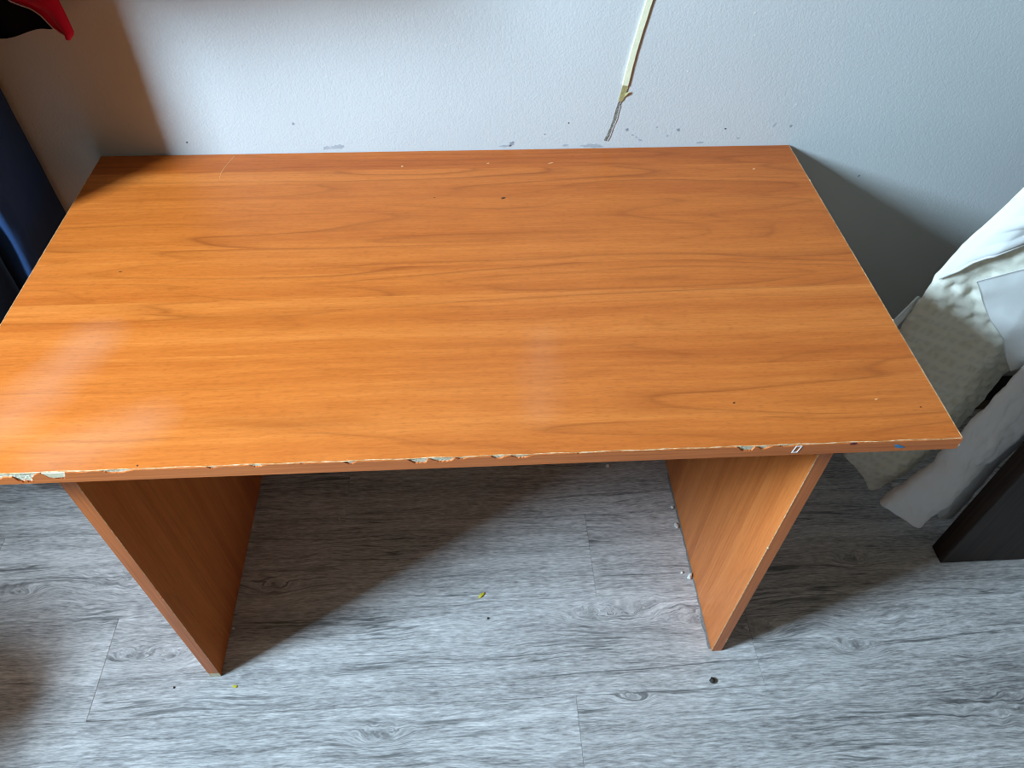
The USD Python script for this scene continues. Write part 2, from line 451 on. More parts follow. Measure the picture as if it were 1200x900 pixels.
def cloth(name, color, weave=900.0, rough=0.85, translucent=0.0, amount=0.1, crinkle=False, sheen=0.1, spec=0.2):
    m = Mat(name)
    g = m.n('geometry') + '.position'
    a = m.noise(g, weave, 2, 0.6)
    b = m.noise(g, 28.0, 3, 0.55)
    c = m.mix(m.math('multiply_add', a, 0.6, m.math('multiply', b, 0.4)), tuple(v * (1 - amount) for v in color), tuple(min(1, v * (1 + amount)) for v in color))
    if crinkle:   # denser bands across and along: a woven check of thick and sheer cells
        x, y, z = m.pos()
        wob = m.math('multiply', m.math('subtract', m.noise(g, 24.0, 2), 0.5), 5.0)
        r1 = m.math('sine', m.math('multiply_add', m.math('multiply_add', x, 0.30, z), 300.0, wob))
        r2 = m.math('sine', m.math('multiply_add', m.math('multiply_add', z, -0.30, x), 420.0, m.math('multiply', wob, 1.7)))
        cell = m.math('multiply', m.bw(m.math('multiply_add', r1, 0.5, 0.5), [(0.25, 0.0), (0.65, 1.0)]), m.bw(m.math('multiply_add', r2, 0.5, 0.5), [(0.2, 0.15), (0.7, 1.0)]))
        c = m.mix(m.math('multiply', cell, 0.17), c, tuple(v * 0.45 for v in color))
    h = m.math('multiply_add', b, 0.5, m.math('multiply', a, 0.1))
    nrm = m.n('bump', height=h, distance=0.004, strength=0.35) + '.normal'
    s = m.n('principled_bsdf', base_color=c, roughness=rough, specular_ior_level=spec, sheen_weight=sheen, normal=nrm) + '.BSDF'
    if translucent:
        t = m.n('translucent_bsdf', color=c, normal=nrm) + '.BSDF'
        s = m.n('mix_closure', fac=translucent, closure1=s, closure2=t) + '.closure'
    return usdkit.material(stage, m.path, m.nodes, m.links, surface=s)


M_GAUZE = cloth('white_gauze', (0.97, 0.93, 0.83), 700, translucent=0.42, amount=0.04, crinkle=True)
M_COTTON = cloth('white_cotton', (0.86, 0.85, 0.83), 900, translucent=0.3, amount=0.04)
M_LILAC = cloth('pale_lilac_cotton', (0.93, 0.90, 0.90), 900, translucent=0.1, amount=0.04)
M_NAVY = cloth('navy_denim', (0.014, 0.036, 0.098), 1100, amount=0.25, sheen=0.0)
M_BLACKCLOTH = cloth('black_cloth', (0.005, 0.005, 0.007), 900, amount=0.2, sheen=0.0, spec=0.05)
M_REDCLOTH = cloth('red_cloth', (0.55, 0.004, 0.040), 900, amount=0.12)
M_PIPING = cloth('pale_piping', (0.72, 0.55, 0.56), 900)

# ------------------------------------------------------------------ the room
X0, X1, Y0, ZC = WALL_X, 3.3, -3.3, 2.5
floor = thing('floor', 'bleached grey oak-look plank floor', 'floor', kind='structure')
obj('underlay', box(X0, X1, Y0, 0, -0.03, -0.006), M_JOINT, floor)
PW, PL, G = 0.195, 1.251, 0.0002
edges = [0.0, -0.105] + [-0.105 - PW * k for k in range(1, 18)]
shift = {1: 0.33, 2: 0.860, 3: 1.155, 4: 0.795, 5: 0.41, 0: 0.6}
kk = 0
for r in range(len(edges) - 1):
    ya, yb = edges[r + 1], edges[r]
    if yb <= Y0 + 0.01:
        break
    ya = max(ya, Y0)
    s = shift.get(r, float(rng.uniform(0, PL)))
    xs = [s + PL * k for k in range(-4, 5)]
    xs = [X0] + [q for q in xs if X0 + 0.03 < q < X1 - 0.03] + [X1]
    for a, b in zip(xs[:-1], xs[1:]):
        dz = float(rng.uniform(-0.0003, 0.0003))
        obj('plank', box(a + G, b - G, ya + G, yb - G, -0.006, dz * 0.5, 0.0005), M_PLANK[(kk * 3 + r) % 5], floor)
        kk += 1


def structure(name, mesh, mat, label, cat_):
    return tag(obj(name, mesh, mat), label, cat_, kind='structure')


wall_back = thing('wall_back', 'pale grey orange-peel painted wall behind the desk', 'wall', kind='structure')
obj('plaster', box(X0 - 0.12, X1 + 0.1, 0.0, 0.1, -0.03, ZC), M_WALL, wall_back)
wy0, wy1 = WIN_Y - WIN_W / 2, WIN_Y + WIN_W / 2
wz0, wz1 = WIN_Z - WIN_H / 2, WIN_Z + WIN_H / 2
xa, xb = X0 - 0.12, X0
structure('wall_left', cat(box(xa, xb, Y0, wy0, -0.03, ZC), box(xa, xb, wy1, 0, -0.03, ZC), box(xa, xb, wy0, wy1, -0.03, wz0), box(xa, xb, wy0, wy1, wz1, ZC)), M_WARM,
          'dark brown painted wall with a narrow window, left of the desk', 'wall')
structure('wall_right', box(X1, X1 + 0.1, Y0, 0, -0.03, ZC), M_WARM, 'dark brown painted wall on the right', 'wall')
structure('wall_front', box(X0 - 0.12, X1 + 0.1, Y0 - 0.1, Y0, -0.03, ZC), M_WARM, 'dark brown painted wall behind the photographer', 'wall')
structure('ceiling', box(X0 - 0.12, X1 + 0.1, Y0 - 0.1, 0.1, ZC, ZC + 0.1), M_CEIL, 'brown ceiling, darkened to cut bounce light', 'ceiling')
win = thing('window_1', 'narrow white framed window in the left wall', 'window', kind='structure')
fr = 0.03
obj('frame', cat(box(xa + 0.02, xa + 0.06, wy0 - 0.002, wy0 + fr, wz0, wz1), box(xa + 0.02, xa + 0.06, wy1 - fr, wy1 + 0.002, wz0, wz1),
                 box(xa + 0.02, xa + 0.06, wy0 + fr, wy1 - fr, wz0, wz0 + fr), box(xa + 0.02, xa + 0.06, wy0 + fr, wy1 - fr, wz1 - fr, wz1)), M_WHITE, win)
obj('sill', box(xb - 0.05, xb + 0.03, wy0 - 0.03, wy1 + 0.03, wz0 - 0.025, wz0, 0.004), M_WHITE, win)
bb = thing('baseboard_back', 'black baseboard with brown shoe moulding along the back wall', 'baseboard', kind='structure')
obj('board', box(X0, X1, -0.024, 0.0, 0.0, 0.082, 0.003), M_BASEB, bb)
qr = [(-0.024, 0.0)] + [(-0.024 - 0.016 * math.cos(t), 0.016 * math.sin(t)) for t in np.linspace(0, math.pi / 2, 7)]
mq = trimesh.creation.extrude_polygon(Polygon(qr), X1 - X0, engine='earcut')
v = np.array(mq.vertices)
mq = trimesh.Trimesh(np.stack([v[:, 2] + X0, v[:, 0], v[:, 1]], 1), mq.faces, process=False)
obj('shoe_moulding', mq, M_SHOE, bb, label='brown quarter-round shoe moulding')

# scuffs and paint blemishes on the wall, just above the desk
def blot(cx, cz, w, h, tilt=0.0, seed=0, n=18, rag=0.35):
    r = np.random.default_rng(seed)
    t = np.arange(n) * 2 * np.pi / n
    k = 1 + rag * (r.random(n) - 0.5) * 2
    px, pz = np.cos(t) * k * w / 2, np.sin(t) * k * h / 2
    c, s = math.cos(tilt), math.sin(tilt)
    return [(cx + c * a - s * b, cz + s * a + c * b) for a, b in zip(px, pz)]


scuffs = [(0.400, 0.734, 0.022, 0.008, 0.1, 1), (0.383, 0.733, 0.012, 0.006, 0.3, 1), (0.703, 0.735, 0.010, 0.007, 0.8, 2), (0.693, 0.731, 0.02, 0.004, 0.1, 0), (0.845, 0.7285, 0.034, 0.008, 0.0, 0), (0.797, 0.730, 0.010, 0.004, 0.2, 0),
          (0.903, 0.758, 0.006, 0.005, 0.4, 2), (0.914, 0.748, 0.0055, 0.0025, -0.5, 0), (0.921, 0.744, 0.005, 0.0022, -0.5, 0), (0.929, 0.738, 0.008, 0.004, -0.4, 1),
          (0.994, 0.756, 0.006, 0.005, 0.2, 2), (0.976, 0.745, 0.004, 0.004, 0, 0), (1.037, 0.731, 0.012, 0.004, 0.1, 1), (1.077, 0.757, 0.0035, 0.003, 0, 3), (1.103, 0.739, 0.005, 0.003, 0, 1),
          (1.163, 0.763, 0.004, 0.008, -0.5, 1), (1.193, 0.760, 0.005, 0.005, 0.5, 2), (1.354, 0.658, 0.004, 0.005, -0.6, 2), (0.151, 0.747, 0.003, 0.0025, 0, 3),
          (0.335, 0.778, 0.004, 0.004, 0, 2), (0.80, 0.772, 0.003, 0.0025, 0, 3), (0.76, 0.752, 0.0035, 0.002, 0, 2), (0.955, 0.762, 0.003, 0.003, 0, 0)]
for i, (cx, cz, w, h, t, k) in enumerate(scuffs):
    obj('scuff_mark', prism(blot(cx, cz, w, h, t, 50 + i), -0.00025, 0.0, 'y'), (M_SCUFF, M_SCUFF, M_SCUFF_DARK, M_CRUMB_D)[k] if k else M_SCUFF, wall_back)
for i, (cx, cz) in enumerate([(1.087, 0.917), (1.078, 0.951), (1.27, 0.93), (1.19, 0.80), (0.99, 0.86)]):
    obj('paint_nib', prism(blot(cx, cz, 0.0028, 0.003, 0, 90 + i), -0.0006, 0.0, 'y'), M_CRUMB_W, wall_back)

# the gouge below the strip: a ragged shallow groove of bare plaster
gp = [(0.8850, 0.812), (0.8815, 0.795), (0.8795, 0.778), (0.8745, 0.760), (0.8715, 0.748), (0.8680, 0.738)]
gouge = []
r = np.random.default_rng(3)
pts = np.array(gp)
tt = np.linspace(0, 1, 40)
cx = np.interp(tt, np.linspace(0, 1, len(gp)), pts[:, 0])
cz = np.interp(tt, np.linspace(0, 1, len(gp)), pts[:, 1])
wid = np.interp(tt, [0, 0.3, 0.55, 0.9, 1], [0.0028, 0.0032, 0.0026, 0.0036, 0.003]) * (1 + 0.3 * (r.random(40) - 0.5))
jit = 0.0008 * (r.random(40) - 0.5)
left = list(zip(cx - wid + jit, cz))
right = list(zip(cx + wid + jit, cz - 0.001))
obj('gouge', prism(left + right[::-1], -0.0005, 0.0, 'y'), M_PLASTER, wall_back, label='ragged bare plaster gouge running down to the desk')
lip = [(a, -0.0008, b) for a, b in right[4:]]
obj('gouge_lip', tube(lip, 0.0005, 6), M_WALL, wall_back, label='lifted pale paint edge of the gouge')

strip = thing('adhesive_strip', 'thin cream strip stuck slanting on the wall above the desk', 'strip')
A, B = np.array([0.8905, 0.838]), np.array([0.9255, 1.10])
d = (B - A) / np.linalg.norm(B - A)
nrm = np.array([-d[1], d[0]])
ts = np.linspace(0, np.linalg.norm(B - A), 26)
r = np.random.default_rng(5)
bend = 0.0022 * np.sin(ts * 22 + 0.6)
le = [tuple(A + d * t + nrm * (0.0046 + b + 0.0004 * (r.random() - 0.5))) for t, b in zip(ts, bend)]
ri = [tuple(A + d * t - nrm * (0.0046 - b + 0.0004 * (r.random() - 0.5))) for t, b in zip(ts, bend)]
obj('tape', prism(le + ri[::-1], -0.0032, 0.0, 'y'), M_CREAM, strip)
obj('torn_end', prism([(0.8855, 0.8385), (0.8950, 0.8385), (0.8925, 0.826), (0.8895, 0.813), (0.8855, 0.809), (0.8815, 0.811), (0.8830, 0.824)], -0.0018, 0.0, 'y'), M_OLIVE, strip, label='torn olive glue residue below the cream strip')
flap = np.array([[0.890, -0.0015, 0.823], [0.8965, -0.0045, 0.8285], [0.8950, -0.0050, 0.8250], [0.8895, -0.0015, 0.8165]])
fm = trimesh.Trimesh(np.vstack([flap, flap + [0, 0.0009, 0]]), [[0, 1, 2], [0, 2, 3], [6, 5, 4], [7, 6, 4], [0, 4, 5], [0, 5, 1], [1, 5, 6], [1, 6, 2], [2, 6, 7], [2, 7, 3], [3, 7, 4], [3, 4, 0]], process=False)
obj('peeled_flap', fm, M_OLIVE, strip, label='small peeled flap at the lower end')

# ------------------------------------------------------------------ the desk
W, D, H, T = 1.2, 0.6653, 0.7247, 0.0195
desk = thing('desk', 'cherry wood laminate desk with two slab sides and a chipped front edge', 'desk')
BT = 0.0010                                               # thickness of the edge banding
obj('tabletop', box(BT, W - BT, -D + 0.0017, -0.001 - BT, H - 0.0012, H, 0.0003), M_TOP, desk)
obj('core', box(BT, W - BT, -D + 0.0017, -0.001 - BT, H - T, H - 0.0012), M_CHIP, desk, label='pale particle board core showing where the edge is chipped')
# front edge band with its chips: (x from, x to, depth)
chips = [(0.060, 0.139, 0.0068), (0.080, 0.098, 0.0085), (0.104, 0.130, 0.0155), (0.167, 0.200, 0.0022), (0.1395, 0.167, 0.0115), (0.200, 0.246, 0.0052), (0.246, 0.272, 0.0018), (0.321, 0.335, 0.0040), (0.367, 0.389, 0.0042),
         (0.425, 0.432, 0.002), (0.474, 0.490, 0.0055), (0.545, 0.570, 0.0085), (0.570, 0.600, 0.0070), (0.600, 0.617, 0.0040), (0.640, 0.662, 0.0050), (0.662, 0.692, 0.0055), (0.74, 0.746, 0.002), (0.82, 0.824, 0.0015),
         (0.928, 0.950, 0.0080), (0.950, 0.972, 0.0060), (0.972, 1.004, 0.0030), (1.064, 1.069, 0.002), (1.10, 1.104, 0.0012)]
r = np.random.default_rng(11)
xs = np.unique(np.concatenate([np.linspace(0, W, 481)] + [np.linspace(a, b, 14) for a, b, _ in chips]))
zt = np.full(len(xs), 0.0007) + 0.0006 * r.random(len(xs))
for a, b, dep in chips:
    k = (xs >= a) & (xs <= b)
    u = (xs[k] - a) / (b - a)
    prof = np.clip(np.minimum(u / 0.35, (1 - u) / 0.12 if dep > 0.006 else (1 - u) / 0.4), 0, 1)
    zt[k] = np.maximum(zt[k], dep * prof * (0.88 + 0.24 * r.random(k.sum())))
zt = np.minimum(zt, T - 0.002)
zb = np.zeros(len(xs)) + 0.0002 * r.random(len(xs))
poly_top = [(a, H - b) for a, b in zip(xs, zt)]
poly_bot = [(a, H - T + b) for a, b in zip(xs, zb)]
obj('front_edge_band', prism(poly_bot + poly_top[::-1], -D, -D + 0.0016, 'y'), M_BAND_X, desk, label='reddish brown veneer edge band, chipped along its top')
obj('torn_layer', prism([(0.1395, H - 0.0018), (0.1665, H - 0.0016), (0.1668, H - 0.0095), (0.150, H - 0.0112), (0.1385, H - 0.0108)], -D + 0.0004, -D + 0.0015, 'y'), M_PINE, desk, label='cream backing layer left where the band tore away')
# the thin pale line where the laminate's edge has worn through
wear = [(x_, -D + 0.0013 + 0.0004 * math.sin(x_ * 90), H - 0.0004) for x_ in np.linspace(0.002, W - 0.002, 240)]
obj('worn_edge', tube(wear, 0.0004 + 0.0003 * np.random.default_rng(2).random(240), 6), M_WEAR, desk, label='thin pale worn line along the front edge')
sidez = [(-D + 0.0016, H - T), (-0.001, H - T), (-0.001, H - 0.0007), (-D + 0.0016, H - 0.0007)]
for xx in (0.0, W - BT):
    obj('side_edge_band', box(xx, xx + BT, -D + 0.0016, -0.001, H - T, H - 0.0006), M_BAND_Y, desk)
for xx in (0.0006, W - 0.0006):
    n_ = 120
    rr = np.random.default_rng(int(xx * 10) + 4)
    obj('worn_edge', tube([(xx, y_, H - 0.0005) for y_ in np.linspace(-D + 0.002, -0.003, n_)], 0.0004 + 0.0003 * rr.random(n_), 6), M_WEAR, desk, label='thin pale worn line along the side edge')
obj('back_edge_band', box(0, W, -0.001 - BT, -0.001, H - T, H - 0.0006), M_BAND_X, desk)
# little chips on the side edges
for xx, yy, zz, s in ((W + 0.0002, -D + 0.003, H - 0.012, 0.0035), (W - 0.0003, -0.115, H - 0.001, 0.0016), (W - 0.0003, -0.31, H - 0.001, 0.0014), (W - 0.0003, -0.46, H - 0.001, 0.0014)):
    ico = trimesh.creation.icosphere(1, s)
    ico.apply_scale((0.35, 1, 1.4))
    ico.apply_translation((xx, yy, zz))
    obj('chip', ico, M_PINE, desk, label='pale chip on the right edge')
# front-edge marks
def ringpoly(cx, cz, w, h, t):
    o = Polygon([(cx - w * 0.25, cz + h / 2), (cx + w * 0.62, cz + h / 2), (cx + w * 0.3, cz - h / 2), (cx - w * 0.5, cz - h / 2)])
    return o.difference(o.buffer(-t))
mk = trimesh.creation.extrude_polygon(ringpoly(1.001, H - 0.0085, 0.0085, 0.0125, 0.0009), 0.0005, engine='earcut')
v = np.array(mk.vertices)
obj('white_mark', trimesh.Trimesh(np.stack([v[:, 0], -D - v[:, 2], v[:, 1]], 1), mk.faces, process=False), M_WHITE, desk, label='small white slanted outline mark on the front edge')
obj('blue_smudge', prism([(1.119, H - 0.0075), (1.124, H - 0.0068), (1.129, H - 0.0095), (1.134, H - 0.0120), (1.129, H - 0.0138), (1.122, H - 0.0120)], -D - 0.0004, -D + 0.0001, 'y'), M_BLUE, desk, label='small blue paint smudge on the front edge')
obj('red_spot', prism(blot(1.067, H - 0.0016, 0.008, 0.0035, 0, 21), -D - 0.0005, -D + 0.0001, 'y'), M_RED_DOT, desk, label='dark red spot at the front edge')
# spots and scratches on the top
obj('stain', prism(blot(0.681, -0.150, 0.0065, 0.005, 0.2, 31), H - 0.0002, H + 0.0004, 'z'), M_BROWN_DOT, desk, label='dark brown speck on the tabletop')
for i, (cx, cy, w, h, k) in enumerate([(1.114, -0.078, 0.004, 0.003, 0), (0.767, -0.048, 0.009, 0.0016, 0), (0.514, -0.05, 0.0035, 0.0025, 0), (0.57, -0.145, 0.002, 0.002, 1), (0.942, -0.598, 0.003, 0.002, 1), (0.125, -0.315, 0.004, 0.0012, 1),
                                       (0.66, -0.045, 0.004, 0.002, 0), (1.12, -0.60, 0.004, 0.0015, 0), (1.17, -0.615, 0.002, 0.002, 1), (0.245, -0.66, 0.002, 0.002, 1)]):
    obj('speck', prism(blot(cx, cy, w, h, 0.3, 40 + i), H - 0.0002, H + 0.0003, 'z'), M_BROWN_DOT if k else M_SCRATCH, desk)
sc = [(0.226, -0.008), (0.221, -0.025), (0.216, -0.045), (0.214, -0.06), (0.215, -0.078)]
obj('scratch', tube([(a, b, H) for a, b in sc], 0.00032, 6), M_SCRATCH, desk, label='fine curved pale scratch near the back edge')
# side panels
PF, PB = -0.6204, -0.045
for nm, xa_, lab in (('left', 0.1101, 'left slab side, face turned away from the window'), ('right', 1.0683, 'right slab side, lit on its inner face')):
    sp = obj('side_panel', box(xa_, xa_ + 0.0195, PF + 0.0011, PB, 0.001, H - T, 0.0004), M_PANEL, desk, label=lab)
    z0 = 0.0165 if nm == 'left' else 0.0012
    obj('front_band', box(xa_ - 0.0001, xa_ + 0.0196, PF, PF + 0.0011, z0, H - T, 0.0003), M_BAND_Z, sp)
    if nm == 'left':
        obj('bare_corner', box(xa_, xa_ + 0.0195, PF + 0.0002, PF + 0.0011, 0.001, 0.0163), M_PINE, sp, label='bare pale wood where the band has broken off at the foot')
    n_ = 60
    rr = np.random.default_rng(9)
    xe = xa_ + 0.0194 if nm == 'left' else xa_ + 0.0002
    obj('worn_line', tube([(xe, PF + 0.0002, z_) for z_ in np.linspace(z0 + 0.001, H - T - 0.001, n_)], (0.0002 if nm == 'left' else 0.0004) + 0.0003 * rr.random(n_), 6), M_WEAR, sp)
    if nm == 'right':
        for zz, s in ((0.40, 0.0017), (0.055, 0.0014), (0.045, 0.0012)):
            ico = trimesh.creation.icosphere(1, s)
            ico.apply_translation((xa_ + (0.0005 if zz > 0.1 else 0.019), PF + 0.0003, zz))
            obj('chip', ico, M_PINE, sp)
    else:
        ico = trimesh.creation.icosphere(1, 0.0022)
        ico.apply_translation((xa_ + 0.0192, PF + 0.0003, 0.33))
        obj('chip', ico, M_BAND_Z, sp)
for xa_ in (0.0800, 1.0893):
    pass

# ------------------------------------------------------------------ crumbs and dust on the floor
def crumb(x_, y_, s, mat, label, seed, squash=0.7, stretch=1.0):
    r_ = np.random.default_rng(seed)
    s *= 0.78
    ico = trimesh.creation.icosphere(2, s)
    v_ = np.array(ico.vertices)
    v_ *= (0.55 + 0.9 * meshkit.noise(v_ / s * 1.3 + seed, seed))[:, None]
    v_ *= [stretch, 1.0, squash]
    a_ = r_.uniform(0, 3)
    v_ = v_ @ np.array([[math.cos(a_), math.sin(a_), 0], [-math.sin(a_), math.cos(a_), 0], [0, 0, 1]])
    v_[:, 2] -= v_[:, 2].min()
    v_ += [x_, y_, 0.0002]
    o = obj('crumb', trimesh.Trimesh(v_, ico.faces, process=False), mat, smooth=True)
    return tag(o, label, 'crumb')


crumb(1.055, -0.677, 0.0062, M_CRUMB_D, 'round dark brown pellet on the floor in front of the right desk side', 1, 0.9)
crumb(0.624, -0.482, 0.0048, M_CRUMB_Y, 'small yellow scrap on the floor below the middle of the desk', 2, 0.5, 1.8)
crumb(0.636, -0.532, 0.0028, M_CRUMB_D, 'tiny dark speck in front of the yellow scrap under the desk', 3, 0.6)
crumb(0.159, -0.641, 0.0034, M_CRUMB_Y, 'tiny yellow scrap by the foot of the left desk side', 4, 0.4, 1.6)
crumb(0.929, -0.174, 0.0052, M_CRUMB_W, 'beige crumb far back under the desk, below the front edge', 5, 0.7)
crumb(1.0585, -0.293, 0.0042, M_CRUMB_W, 'small white crumb by the right desk side, the farthest back of its row', 6, 0.8)
crumb(1.0575, -0.341, 0.0058, M_CRUMB_W, 'long white crumb by the right desk side, in the middle of its row', 7, 0.6, 1.7)
crumb(1.0605, -0.462, 0.0058, M_CRUMB_W, 'white plaster crumb by the right desk side, the nearest of its row', 8, 0.8, 1.8)
crumb(1.046, -0.452, 0.0036, M_CRUMB_W, 'cream crumb touching the nearest white plaster crumb by the right desk side', 9, 0.8)
crumb(0.1345, -0.528, 0.0030, M_CRUMB_W, 'tiny white crumb at the foot of the left desk side', 10, 0.8, 1.3)
crumb(0.047, -0.637, 0.0026, M_CRUMB_D, 'tiny black speck on the lit floor left of the left desk side', 11, 0.6)
crumb(0.317, -0.286, 0.0022, M_CRUMB_W, 'tiny pale speck in the dark shade behind the left desk side', 12, 0.6)
# a ragged line of dust along the foot of the right side panel
r = np.random.default_rng(17)
ys = np.linspace(-0.615, -0.20, 70)
wd = 0.001 + 0.0075 * meshkit.fbm(np.stack([ys * 30, ys * 0, ys * 0], 1), 3, 2)
dust = prism(list(zip(1.0683 - wd, ys)) + [(1.0682, y_) for y_ in ys[::-1]], 0.0004, 0.0013, 'z')
tag(obj('dust_line', dust, M_DUST), 'ragged grey dust line along the foot of the right desk side', 'dust', kind='stuff')

# ------------------------------------------------------------------ added seat left of the desk, unseen, put there to cast soft floor shade
shade_stool = thing('shade_stool', 'added unseen round wooden seat on legs, put in to shade the floor', 'shade_stool')
SX, SY = -0.545, -0.78
seat = trimesh.creation.revolve(np.array([(0, 0.525), (0.11, 0.525), (0.120, 0.530), (0.123, 0.540), (0.120, 0.550), (0.11, 0.555), (0, 0.555)]), sections=48)
seat.apply_translation((SX, SY, 0))
obj('seat', seat, M_BAND_X, shade_stool, smooth=40)
for k in range(4):
    ca, sa = math.cos(math.pi / 4 + k * math.pi / 2), math.sin(math.pi / 4 + k * math.pi / 2)
    obj('leg', tube([(SX + 0.08 * ca, SY + 0.08 * sa, 0.524), (SX + 0.105 * ca, SY + 0.105 * sa, 0.25), (SX + 0.14 * ca, SY + 0.14 * sa, 0.001)], [0.014, 0.016, 0.013], 14), M_BAND_Z, shade_stool, smooth=40)

# ------------------------------------------------------------------ clothes rack and white clothes on the right
rack = thing('clothes_rack', 'dark wenge wood end panel of a clothes rack right of the desk', 'clothes rack')
obj('end_panel', box(1.603, 2.10, -0.4575, -0.4165, 0.001, 1.56, 0.0015), M_DARKWOOD, rack)
obj('rail', tube([(1.78, -0.425, 1.50), (1.78, -0.2, 1.50), (1.78, -0.012, 1.50)], 0.0125, 16), M_METAL, rack)
fl = trimesh.creation.cylinder(0.03, 0.012, sections=24)
fl.apply_transform(trimesh.transformations.rotation_matrix(math.pi / 2, (1, 0, 0)))
fl.apply_translation((1.78, -0.0062, 1.50))
obj('wall_flange', fl, M_METAL, rack)


def hanger(parent, cx, cy, zr, half, drop, mat):
    """A wire hanger on a rail at (cx, cy, zr)."""
    hook = [(cx + 0.0165 * math.sin(t), cy, zr + 0.0165 * math.cos(t)) for t in np.linspace(-1.9, 2.6, 18)]
    hook += [(cx + 0.004, cy, zr - 0.022), (cx, cy, zr - 0.05)]
    a_ = [(cx, cy, zr - 0.05), (cx - half * 0.5, cy, zr - 0.05 - drop * 0.45), (cx - half, cy, zr - 0.05 - drop)]
    b_ = [(cx, cy, zr - 0.05), (cx + half * 0.5, cy, zr - 0.05 - drop * 0.45), (cx + half, cy, zr - 0.05 - drop)]
    obj('hanger', cat(tube(hook, 0.002, 8), tube(a_, 0.005, 8), tube(b_, 0.005, 8), tube([a_[-1], (cx, cy, zr - 0.05 - drop), b_[-1]], 0.004, 8)), mat, parent)


def flat_tube(z0f, z1, left, right, yc, depth, rows, cols, fold, thick=0.0016, seed=0, back=True):
    """A hanging garment: closed ring cross sections squeezed flat. left/right/yc/depth are tables over z; z1 the top; z0f(s) the hem height, s in 0..1 across."""
    s = np.linspace(0, 1, cols)
    ringx = np.concatenate([0.5 - 0.5 * np.cos(np.pi * s), (0.5 + 0.5 * np.cos(np.pi * s))[1:-1]]) if back else 0.5 - 0.5 * np.cos(np.pi * s)
    side = np.concatenate([-np.ones(cols), np.ones(cols - 2)]) if back else -np.ones(cols)
    t = np.linspace(0, 1, rows)[:, None]
    hem = z0f(ringx)[None, :]
    z = z1 + (hem - z1) * t
    L_, R_ = lerp(z, left), lerp(z, right)
    x = L_ + (R_ - L_) * ringx[None, :]
    y = lerp(z, yc) + side[None, :] * lerp(z, depth) * np.sqrt(np.clip(4 * ringx * (1 - ringx), 0, 1))[None, :]
    dx, dy = fold(x, z, ringx[None, :] + 0 * z, side[None, :] + 0 * z)
    g = np.stack([x + dx, y + dy, z], -1)
    return shell(g, thick, wrap=back)


# the crinkled gauze garment
tunic = thing('gauze_tunic', 'long crinkled white gauze tunic hanging beside the right end of the desk', 'tunic')
gl = [(0.10, 1.40), (0.173, 1.385), (0.225, 1.361), (0.40, 1.338), (0.58, 1.334), (0.627, 1.336), (0.659, 1.339), (0.688, 1.342), (0.744, 1.354), (0.792, 1.375), (0.838, 1.394), (1.0, 1.45), (1.25, 1.53), (1.40, 1.60)]
gr = [(0.10, 1.45), (0.173, 1.488), (0.238, 1.517), (0.271, 1.532), (0.337, 1.541), (0.445, 1.549), (0.478, 1.552), (0.509, 1.576), (0.65, 1.69), (0.80, 1.80), (1.0, 1.92), (1.25, 1.98), (1.40, 1.94)]


def tunic_fold(x, z, s, side):
    w = np.sin(x * 46 + 0.8 * np.sin(z * 5)) * 0.005 + np.sin(x * 23 - z * 3.0) * 0.005
    # seersucker cells: bands across, short puckers along
    band = np.sin((z + 0.28 * x) * 150 + 2.2 * smooth_noise(x, z, 9, 3))
    puck = np.sin((x - 0.25 * z) * 190 + 5 * smooth_noise(x, z, 22, 5))
    amp = 1.6 * np.clip((0.72 - z + 0.62 * (x - 1.34)) / 0.04, 0.08, 1)
    cr = amp * (0.0022 * np.maximum(band, -0.3) * (0.4 + puck) + 0.0035 * smooth_noise(x, z, 60, 8) + 0.010 * smooth_noise(x, z, 14, 9))
    return 0.004 * smooth_noise(x, z, 30, 1), -np.clip(0.20 * (x - 1.40), -0.012, 0.016) * np.clip((1.2 - z) / 0.4, 0, 1) + w * np.clip((1.45 - z) / 0.5, 0, 1) + cr


def tunic_hem(s):
    return lerp(s, [(0, 0.225), (0.2, 0.185), (0.5, 0.142), (0.62, 0.138), (0.85, 0.185), (1.0, 0.24)])


obj('body', flat_tube(tunic_hem, 1.40, gl, gr, [(0, -0.33), (0.5, -0.33), (1.0, -0.325), (1.4, -0.29)], [(0, 0.022), (0.6, 0.020), (1.4, 0.016)], 300, 110, tunic_fold), M_GAUZE, tunic, smooth=True)
hem_x = np.linspace(0.03, 0.97, 60)
hz = tunic_hem(hem_x)
hL, hR = lerp(hz, gl), lerp(hz, gr)


def sheet(outline_fn, nu, nv, thick=0.002):
    u, v_ = np.meshgrid(np.linspace(0, 1, nu), np.linspace(0, 1, nv))
    return shell(outline_fn(u, v_), thick)


def yoke(u, v_):
    """The smooth pleated upper panel, lying over the gauze, with its lower seam running down to the left."""
    zt = 1.10 + 0.0 * u
    zb_ = np.interp(u, [0, 0.03, 0.06, 0.22, 1.0], [0.690, 0.728, 0.748, 0.782, 0.955])
    z = zt + (zb_ - zt) * v_
    xl = lerp(z, gl) - 0.003
    x = xl + 0.30 * u
    pleat = 0.0035 * np.maximum(np.sin((z - 0.65 * x) * 170), -0.2)
    y = -0.333 - 0.026 * np.sqrt(np.clip(u / 0.08, 0, 1)) - pleat * np.clip(u / 0.05, 0, 1) + 0.008 * smooth_noise(x, z, 12, 4)
    return np.stack([x, y, z], -1)


obj('yoke', sheet(yoke, 90, 150), M_COTTON, tunic, smooth=True, label='smooth pleated white upper panel')
su = np.linspace(0.0, 1.0, 50)
obj('seam', tube(yoke(su, np.ones(50)) + [0, -0.0018, -0.001], 0.0020, 8), M_COTTON, tunic, smooth=True, label='corded seam below the upper panel')


